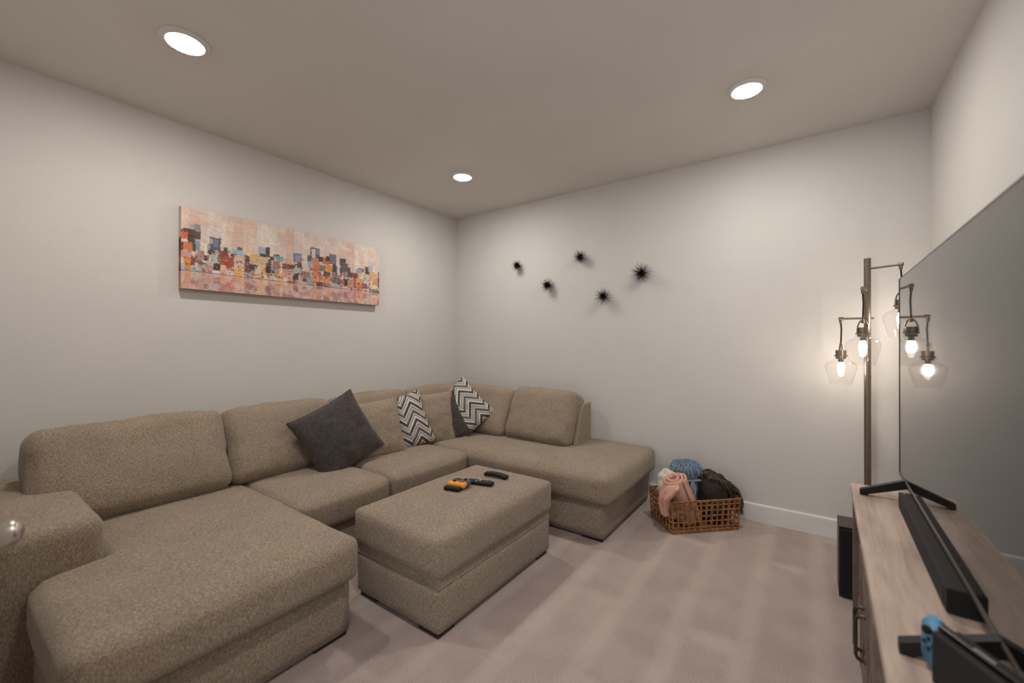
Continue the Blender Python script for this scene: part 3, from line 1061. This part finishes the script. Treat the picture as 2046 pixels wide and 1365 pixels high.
for (x0, x1, mt, nm) in ((-0.024, 0.0118, M['blue'], 'side_controller'), (0.1972, 0.233, M['slate'], 'side_controller')):
    inner_x, outer_x = (x1, x0) if x0 < 0 else (x0, x1)
    sgx = -1 if x0 < 0 else 1
    wj = abs(outer_x - inner_x)
    outl = [(inner_x, 0.012), (inner_x, 0.1145)]
    for kk in range(9):
        a = math.pi / 2 * (1 - kk / 8)
        outl.append((inner_x + sgx * (wj - 0.026 + 0.026 * math.cos(a)), 0.0885 + 0.026 * math.sin(a)))
    for kk in range(9):
        a = -math.pi / 2 * kk / 8
        outl.append((inner_x + sgx * (wj - 0.026 + 0.026 * math.cos(a)), 0.038 + 0.026 * math.sin(a)))
    jc = MB()
    jc.prism(outl, 1, -0.0095, 0.0055)
    jo = jc.build(nm, mt, gcn, smooth=2)
    if x0 < 0:
        def disc(cx, cz, r, h, nmx, mat):
            mm = MB()
            sg = 14
            for (rr_, hh) in ((r, 0), (r, h), (r * .7, h + 0.001), (0.0001, h + 0.001)):
                for j in range(sg):
                    a = 2 * math.pi * j / sg
                    mm.v.append((cx + rr_ * math.cos(a), -0.0095 - hh, cz + rr_ * math.sin(a)))
            for kk in range(3):
                for j in range(sg):
                    mm.f.append((kk * sg + j, kk * sg + (j + 1) % sg, (kk + 1) * sg + (j + 1) % sg, (kk + 1) * sg + j))
            mm.build(nmx, mat, jo, smooth=True)
        disc(-0.006, 0.088, 0.0085, 0.008, 'thumb_stick', M['black'])
        for (dx, dz) in ((0, 0.010), (0, -0.010), (0.010, 0), (-0.010, 0)):
            disc(-0.006 + dx, 0.059 + dz, 0.0042, 0.002, 'button', M['black'])
        MB().quad_box(-0.012, -0.010, 0.1125, 0.010, 0.006, 0.1165, 0.0015).build('shoulder_button', M['blue'], jo)

# ------------------------------------------------------------------ subwoofer
sw = thing('subwoofer', 'black box subwoofer on the carpet behind the media console', 'speaker', (3.452, -0.80, 0))
MB().quad_box(0, 0, 0.006, 0.28, 0.17, 0.366, 0.004).build('cabinet', M['cab'], sw)
fr = MB()
fr.quad_box(0.0, -0.004, 0.006, 0.28, 0.001, 0.366, 0.001)
fr.build('front_panel', M['black'], sw)
MB().quad_box(0.004, -0.010, 0.010, 0.276, -0.002, 0.352, 0.003).build('grille', M['grille'], sw)
for x in (0.02, 0.24):
    for y in (0.02, 0.13):
        MB().quad_box(x, y, 0, x + 0.02, y + 0.02, 0.008).build('rubber_foot', M['black'], sw)

# ------------------------------------------------------------------ floor lamp
PX, PY = 3.6175, -0.22
lamp = thing('floor_lamp', 'tall bronze three-arm floor lamp with clear glass shades and glowing bulbs', 'lamp', (PX, PY, 0))
BR = M['bronze']
MB().lathe((0, 0, 0), [(0.0001, 0.0), (0.125, 0.0), (0.125, 0.012), (0.118, 0.018), (0.03, 0.022), (0.022, 0.032), (0.0001, 0.034)], 40).build('base', BR, lamp, smooth=True)
MB().tube([(0, 0, 0.02), (0, 0, 1.826)], 0.0170, 20).build('pole', BR, lamp, smooth=True)
MB().tube([(0, 0, 1.10), (0, 0, 1.112)], 0.0182, 20).build('pole_joint', BR, lamp, smooth=True)
for (ax_, ay_, zA, zneck, stub) in ((3.4890 - PX, -0.25 - PY, 1.462, 1.219, 1), (3.577 - PX, -0.45 - PY, 1.623, 1.352, 0), (3.757 - PX, -0.30 - PY, 1.763, 1.513, 0)):
    d = Vector((ax_, ay_, 0))
    dn = d.normalized()
    st = -dn * (0.030 if stub else 0.0)
    arm = MB().tube([(st.x, st.y, zA), (ax_, ay_, zA)], 0.0062, 10).build('arm', BR, lamp, smooth=True)
    e = MB()
    e.tube([(ax_ - dn.x * .012, ay_ - dn.y * .012, zA), (ax_ + dn.x * .010, ay_ + dn.y * .010, zA)], 0.0105, 12)
    e.tube([(ax_, ay_, zA), (ax_, ay_, zA - 0.03)], [0.010, 0.0075], 12)
    e.build('elbow', BR, arm, smooth=True)
    cz = zneck + 0.052
    MB().tube([(ax_, ay_, zA - 0.025), (ax_ + .003, ay_ + .002, (zA + cz) / 2 + .03), (ax_, ay_, cz + 0.02)], 0.0042, 8).build('cord', M['black'], arm, smooth=True)
    s_ = MB()
    s_.tube([(ax_, ay_, cz + 0.045), (ax_, ay_, cz + 0.022)], [0.005, 0.009], 12)
    s_.lathe((ax_, ay_, zneck), [(0.0001, 0.048), (0.026, 0.048), (0.027, 0.044), (0.027, 0.018), (0.034, 0.016), (0.034, 0.010), (0.026, 0.008), (0.026, 0.0), (0.024, -0.006), (0.0001, -0.006)], 28)
    s_.build('socket_cap', BR, arm, smooth=True)
    bq = Vector((Rv.x, Rv.y, 0)) if not stub else Vector((Rv.x * .45 - Rv.y * .89, Rv.y * .45 + Rv.x * .89, 0))
    pts = []
    for k in range(13):
        a = math.pi * k / 12
        pts.append((ax_ + bq.x * 0.032 * math.cos(a), ay_ + bq.y * 0.032 * math.cos(a), zneck + 0.014 + 0.075 * math.sin(a) ** 0.8))
    MB().tube(pts, 0.0042, 8).build('bail', BR, arm, smooth=True)
    g = [(0.034, 0.006), (0.035, -0.006), (0.040, -0.014), (0.058, -0.023), (0.071, -0.032), (0.0785, -0.043), (0.0805, -0.055), (0.0795, -0.066), (0.054, -0.166)]
    inner = [(r - 0.0022, z + (0.0 if k else 0)) for k, (r, z) in enumerate(g)]
    MB().lathe((ax_, ay_, zneck), g, 48).build('glass_shade', M['glass'], arm, smooth=2)
    MB().lathe((ax_, ay_, zneck), [(0.013, -0.006), (0.013, -0.028), (0.0001, -0.029)], 16).build('bulb_base', BR, arm, smooth=True)
    MB().lathe((ax_, ay_, zneck), [(0.011, -0.026), (0.014, -0.040), (0.018, -0.056), (0.0185, -0.068), (0.015, -0.083), (0.008, -0.092), (0.0001, -0.095)], 20).build('bulb', M['bulb'], arm, smooth=2)

# ------------------------------------------------------------------ wicker basket and throws
BA = math.atan2(0.349, 0.36)          # direction of the long front side
bk_ = thing('wicker_basket', 'open-weave brown wicker basket full of blankets beside the sofa', 'basket', (2.571, -0.585, 0), BA)
M['wicker'] = plain('brown_rattan', (146, 98, 56), 0.6, var=0.45, scale=40, bump=0.4, bscale=300)
BLn, BWd, BHt = 0.49, 0.305, 0.222     # local: x along the front, y to the back
fl = 0.010                              # flare of the rim
WK = M['wicker']


def bpt(s, t_, z):
    # s,t in 0..1 over the footprint, flared with height
    f = fl * z / BHt
    return (-f + s * (BLn + 2 * f), -f + t_ * (BWd + 2 * f), z)


def strand(fn, a0, a1, r, m, wob=0.0, n=10, seed=0, weave=0.0, off=(0, 0)):
    pts = []
    for k in range(n + 1):
        a = a0 + (a1 - a0) * k / n
        p = Vector(fn(a))
        p += Vector((noise.noise(Vector((a * 9, seed, 0))), noise.noise(Vector((a * 9, seed, 5))), noise.noise(Vector((a * 9, seed, 9))))) * wob
        pts.append(p)
    m.tube(pts, r, 5)


sides = [('front', lambda a, z: bpt(a, 0, z), 12), ('back', lambda a, z: bpt(a, 1, z), 12), ('left', lambda a, z: bpt(0, a, z), 7), ('right', lambda a, z: bpt(1, a, z), 7)]
for si, (nm, fn, nc) in enumerate(sides):
    m = MB()
    for k in range(nc + 1):
        a = k / nc
        for dv in (-0.004, 0.004):
            strand(lambda z, a=a, dv=dv: fn(min(1, max(0, a + dv / (BLn if nc == 12 else BWd))), z), 0.0, BHt, 0.0038, m, 0.004, 8, seed=k + si * 20 + dv * 100)
    m.build('uprights', WK, bk_)
    m = MB()
    for k, z in enumerate((0.040, 0.078, 0.116, 0.154, 0.190)):
        for dv in (-0.0028, 0.0028):
            strand(lambda a, z=z, dv=dv: fn(a, z + dv), 0, 1, 0.0030, m, 0.005, 16, seed=50 + k + si * 30 + dv * 90)
    m.build('cross_strands', WK, bk_)
rim_ = MB()
for dv, rr_ in ((0, 0.0055), (-0.008, 0.004)):
    ring = []
    for (nm, fn, a0, a1) in (('f', sides[0][1], 0, 1), ('r', sides[3][1], 0, 1), ('b', sides[1][1], 1, 0), ('l', sides[2][1], 1, 0)):
        for k in range(8):
            a = a0 + (a1 - a0) * k / 8
            p = Vector(fn(a, BHt + dv))
            p += Vector((0, 0, noise.noise(Vector((a * 5, dv * 99, a1 + 3)))) ) * 0.004
            ring.append(p)
    ring.append(ring[0])
    rim_.tube(ring, rr_, 6, False)
rim_.build('rim', WK, bk_, smooth=True)
bt = MB()
for z, rr_ in ((0.006, 0.006), (0.018, 0.006)):
    ring = [Vector(bpt(s, t_, z)) for (s, t_) in ((0, 0), (.25, 0), (.5, 0), (.75, 0), (1, 0), (1, .5), (1, 1), (.75, 1), (.5, 1), (.25, 1), (0, 1), (0, .5), (0, 0))]
    bt.tube(ring, rr_, 6, False)
bt.build('base_band', WK, bk_, smooth=True)
MB().quad_box(0.004, 0.004, 0.004, BLn - 0.004, BWd - 0.004, 0.012).build('bottom', WK, bk_)

bM = Matrix.Translation((2.571, -0.585, 0)) @ Matrix.Rotation(BA, 4, 'Z')


def B(x, y, z):
    return bM @ Vector((x, y, z))


M['pink'] = plain('pink_fleece', (206, 158, 142), 0.95, var=0.06, scale=40, spec=0.1, bump=0.25, bscale=260)
M['white_fleece'] = plain('off_white_fleece', (200, 190, 178), 0.95, var=0.10, scale=14, spec=0.1, bump=0.25, bscale=260)
M['bluefab'] = plain('dusty_blue_cotton', (132, 150, 170), 0.9, var=0.12, scale=120, spec=0.1, bump=0.3, bscale=400)
M['bluegrey'] = plain('grey_blue_woven', (112, 116, 128), 0.9, var=0.10, scale=50, spec=0.1, bump=0.3, bscale=300)
M['yarn'] = plain('dark_taupe_yarn', (88, 78, 69), 0.95, var=0.3, scale=60, spec=0.1, bump=0.4, bscale=300)


def knit_mat():
    t = NT('dark_cable_knit')
    v = t.coords((1, 1, 1))
    s = t.n('ShaderNodeSeparateXYZ')
    t.l(v, s.inputs[0])
    w = t.math('SINE', t.math('ADD', t.math('MULTIPLY', s.outputs[2], 800), t.math('MULTIPLY', t.math('ABSOLUTE', t.math('SUBTRACT', t.math('FRACT', t.math('MULTIPLY', t.math('ADD', s.outputs[0], s.outputs[1]), 9)), .5)), 14)))
    t.l(t.ramp(t.math('ADD', t.math('MULTIPLY', w, .5), .5), [(0.1, lin((52, 46, 41))), (0.8, lin((74, 66, 59)))]), t.b.inputs['Base Color'])
    t.bump(w, 0.6, 0.004)
    return t.set(0.95, 0, 0.1)


M['knit'] = knit_mat()


def bag(center, size, r, bulge, wr, seed, name, mat, parent, rot=None, step=0.014, wf=12):
    m = soft_box((0, 0, 0), size, r, bulge, step, wr, wf, seed)
    Rm_ = rot or Matrix.Identity(3)
    m.v = [tuple(Rm_ @ Vector(p) + Vector(center)) for p in m.v]
    return m.build(name, mat, parent, smooth=2)


RZ = Matrix.Rotation(BA, 3, 'Z')
# off-white blanket at the sofa end
t = thing('folded_blanket', 'off-white fleece blanket bunched in the basket next to the sofa', 'blanket', tuple(B(0.07, 0.20, 0.014)))
inv = Vector(t.location)
bag(B(0.088, 0.205, 0.195) - inv, (0.10, 0.15, 0.35), 0.045, (0.02, 0.02, 0.01), 0.03, 61, 'fleece', M['white_fleece'], t, RZ)
# pink rolled blanket
t = thing('rolled_blanket', 'rolled pink fleece blanket hanging over the front corner of the basket', 'blanket', tuple(B(0.16, 0.10, 0.014)))
inv = Vector(t.location)
p_top = B(0.050, 0.080, 0.362) - inv
p_bot = B(0.178, 0.092, 0.060) - inv
axv = (p_bot - p_top).normalized()
e1 = axv.orthogonal().normalized()
e2 = axv.cross(e1)
m = MB()
NS, NL = 110, 16
turns = 2.6
for k in range(NL + 1):
    f = k / NL
    c = p_top.lerp(p_bot, f)
    for side in (0, 1):
        for i in range(NS + 1):
            a = i / NS
            th = a * turns * 2 * math.pi + 0.6
            rad = 0.014 + 0.060 * a + (0.013 if side else 0.0) * min(1, a * 12) * min(1, (1 - a) * 25)
            rad *= 1 + 0.07 * noise.noise(Vector((math.cos(th) * 1.5, math.sin(th) * 1.5, f * 3 + a)))
            q = c + e1 * math.cos(th) * rad + e2 * math.sin(th) * rad
            q -= axv * (0.010 * noise.noise(Vector((th * .7, f, 4))) + 0.025 * (1 - a) * (1 - f) - 0.012)
            m.v.append(tuple(q))
for k in range(NL):
    for side in (0, 1):
        for i in range(NS):
            a = (k * 2 + side) * (NS + 1) + i
            b = ((k + 1) * 2 + side) * (NS + 1) + i
            m.f.append((a, a + 1, b + 1, b))
for k in (0, NL):
    for i in range(NS):
        a = (k * 2) * (NS + 1) + i
        b = (k * 2 + 1) * (NS + 1) + i
        m.f.append((a, a + 1, b + 1, b))
m.build('roll', M['pink'], t, smooth=2)
# loose flap falling over the left rim


def flap_post(P):
    Q = P.copy()
    z = (P[:, 2] + 0.115) / 0.23            # 0 bottom .. 1 top
    wdt = 0.30 + 0.85 * np.clip(z, 0, 1) ** 0.7
    Q[:, 1] = P[:, 1] * wdt + 0.016 * np.sin(z * 5.0) - 0.012
    Q[:, 0] = P[:, 0] * (0.5 + 0.5 * z) + 0.085 * np.clip(z - 0.52, 0, 1) ** 1.3 * 1.6 + 0.010 * np.cos(P[:, 1] * 75 + z * 3)
    return Q


fl_ = soft_box((0, 0, 0), (0.040, 0.165, 0.23), 0.018, (0.006, 0, 0), 0.010, 0.012, 16, 91, flap_post)
fl_.v = [tuple(RZ @ Vector(p) + (B(-0.022, 0.078, 0.218) - inv)) for p in fl_.v]
fl_.build('loose_flap', M['pink'], t, smooth=2)

# blue throw with fringe
t = thing('fringed_throw', 'dusty blue throw with looped fringe standing in the middle of the basket', 'blanket', tuple(B(0.235, 0.225, 0.014)))
inv = Vector(t.location)
bag(B(0.225, 0.215, 0.205) - inv, (0.155, 0.135, 0.38), 0.05, (0.012, 0.012, 0.012), 0.016, 71, 'woven_body', M['bluegrey'], t, RZ)
m = MB()
rr = random.Random(5)
for i in range(900):
    a = rr.uniform(0, 2 * math.pi)
    q = math.sqrt(rr.uniform(0, 1))
    x, y = 0.225 + 0.075 * q * math.cos(a), 0.215 + 0.066 * q * math.sin(a)
    p0 = B(x, y, 0.394 + 0.020 * (1 - q) + rr.uniform(-.006, .006)) - inv
    ph = rr.uniform(0, 2 * math.pi)
    dv = Vector((math.cos(a + BA), math.sin(a + BA), 0)) * (0.010 + 0.022 * q) + Vector((math.cos(ph), math.sin(ph), 0)) * 0.010
    dz = -0.006 - 0.050 * q * q * rr.uniform(.2, 1.2)
    pts = [p0, p0 + dv * .5 + Vector((0, 0, rr.uniform(.010, .034))), p0 + dv + Vector((rr.uniform(-.012, .012), rr.uniform(-.012, .012), dz * .45)), p0 + dv * 1.10 + Vector((0, 0, dz))]
    m.tube(pts, 0.0021, 4, False)
stuff(m.build('top_fringe', M['bluefab'], t, smooth=2))
m = MB()
for i in range(46):
    x = 0.222 + rr.uniform(-0.020, 0.020)
    y = 0.118 + rr.uniform(-0.012, 0.010)
    p0 = B(0.226 + (x - .222) * .4, 0.130, 0.312) - inv
    p1 = B(x, y, 0.26) - inv
    p2 = B(x + rr.uniform(-.006, .006), y - 0.004, 0.175 + rr.uniform(-.012, .02)) - inv
    m.tube([p0, p0.lerp(p1, .6) + Vector((0, 0, .006)), p1, p2], 0.0026, 4, False)
stuff(m.build('hanging_tassel', M['bluefab'], t, smooth=2))
bag(B(0.225, 0.136, 0.312) - inv, (0.150, 0.020, 0.014), 0.008, (0, 0, 0), 0.002, 3, 'fold_band', M['bluefab'], t, RZ, step=0.008)

# dark knitted throw
t = thing('knitted_throw', 'dark taupe cable-knit throw with long fringe spilling over the basket end', 'blanket', tuple(B(0.385, 0.15, 0.014)))
inv = Vector(t.location)
bag(B(0.392, 0.160, 0.185) - inv, (0.175, 0.24, 0.335), 0.075, (0.010, 0.012, 0.012), 0.018, 81, 'knit_body', M['knit'], t, RZ)
m = MB()
for i in range(620):
    s_ = rr.uniform(0, 1)
    # rooted along the crown, falling towards the front and the far end
    y = rr.uniform(0.055, 0.26)
    x = 0.315 + 0.15 * s_ + rr.uniform(-.012, .012)
    z = 0.352 - 0.05 * s_ ** 2 - 0.9 * (y - .16) ** 2 + rr.uniform(-.006, .010)
    p0 = B(x, y, z) - inv
    out = Vector(B(1, -0.35, 0) - B(0, 0, 0)).normalized() * rr.uniform(.6, 1.1) + Vector((rr.uniform(-.4, .4), rr.uniform(-.4, .4), 0))
    L = rr.uniform(.05, .115)
    fall = 0.25 + 1.1 * s_
    pts = [p0]
    for k in range(1, 6):
        f = k / 5
        pts.append(p0 + out * L * f * (1 - .35 * f) + Vector((0, 0, .012 * math.sin(f * 2.2) - L * fall * f * f)) + Vector((noise.noise(Vector((i, f * 2, 0))), noise.noise(Vector((i, f * 2, 7))), 0)) * .008)
    m.tube(pts, 0.0028, 4, False)
for i in range(240):
    y = rr.uniform(0.01, 0.20)
    p0 = B(0.475 + rr.uniform(-.012, .008), y, 0.285 + rr.uniform(-.02, .02)) - inv
    p1 = B(0.512 + rr.uniform(-.004, .012), y - .004, 0.248) - inv
    zend = 0.120 + rr.uniform(-.02, .06)
    p2 = B(0.518 + rr.uniform(-.002, .014), y - .010 + rr.uniform(-.008, .008), (0.248 + zend) / 2) - inv
    p3 = B(0.516 + rr.uniform(-.002, .014), y - .012 + rr.uniform(-.01, .01), zend) - inv
    m.tube([p0, p0.lerp(p1, .6) + Vector((0, 0, .012)), p1, p2, p3], 0.0029, 4, False)
stuff(m.build('fringe', M['yarn'], t, smooth=2))
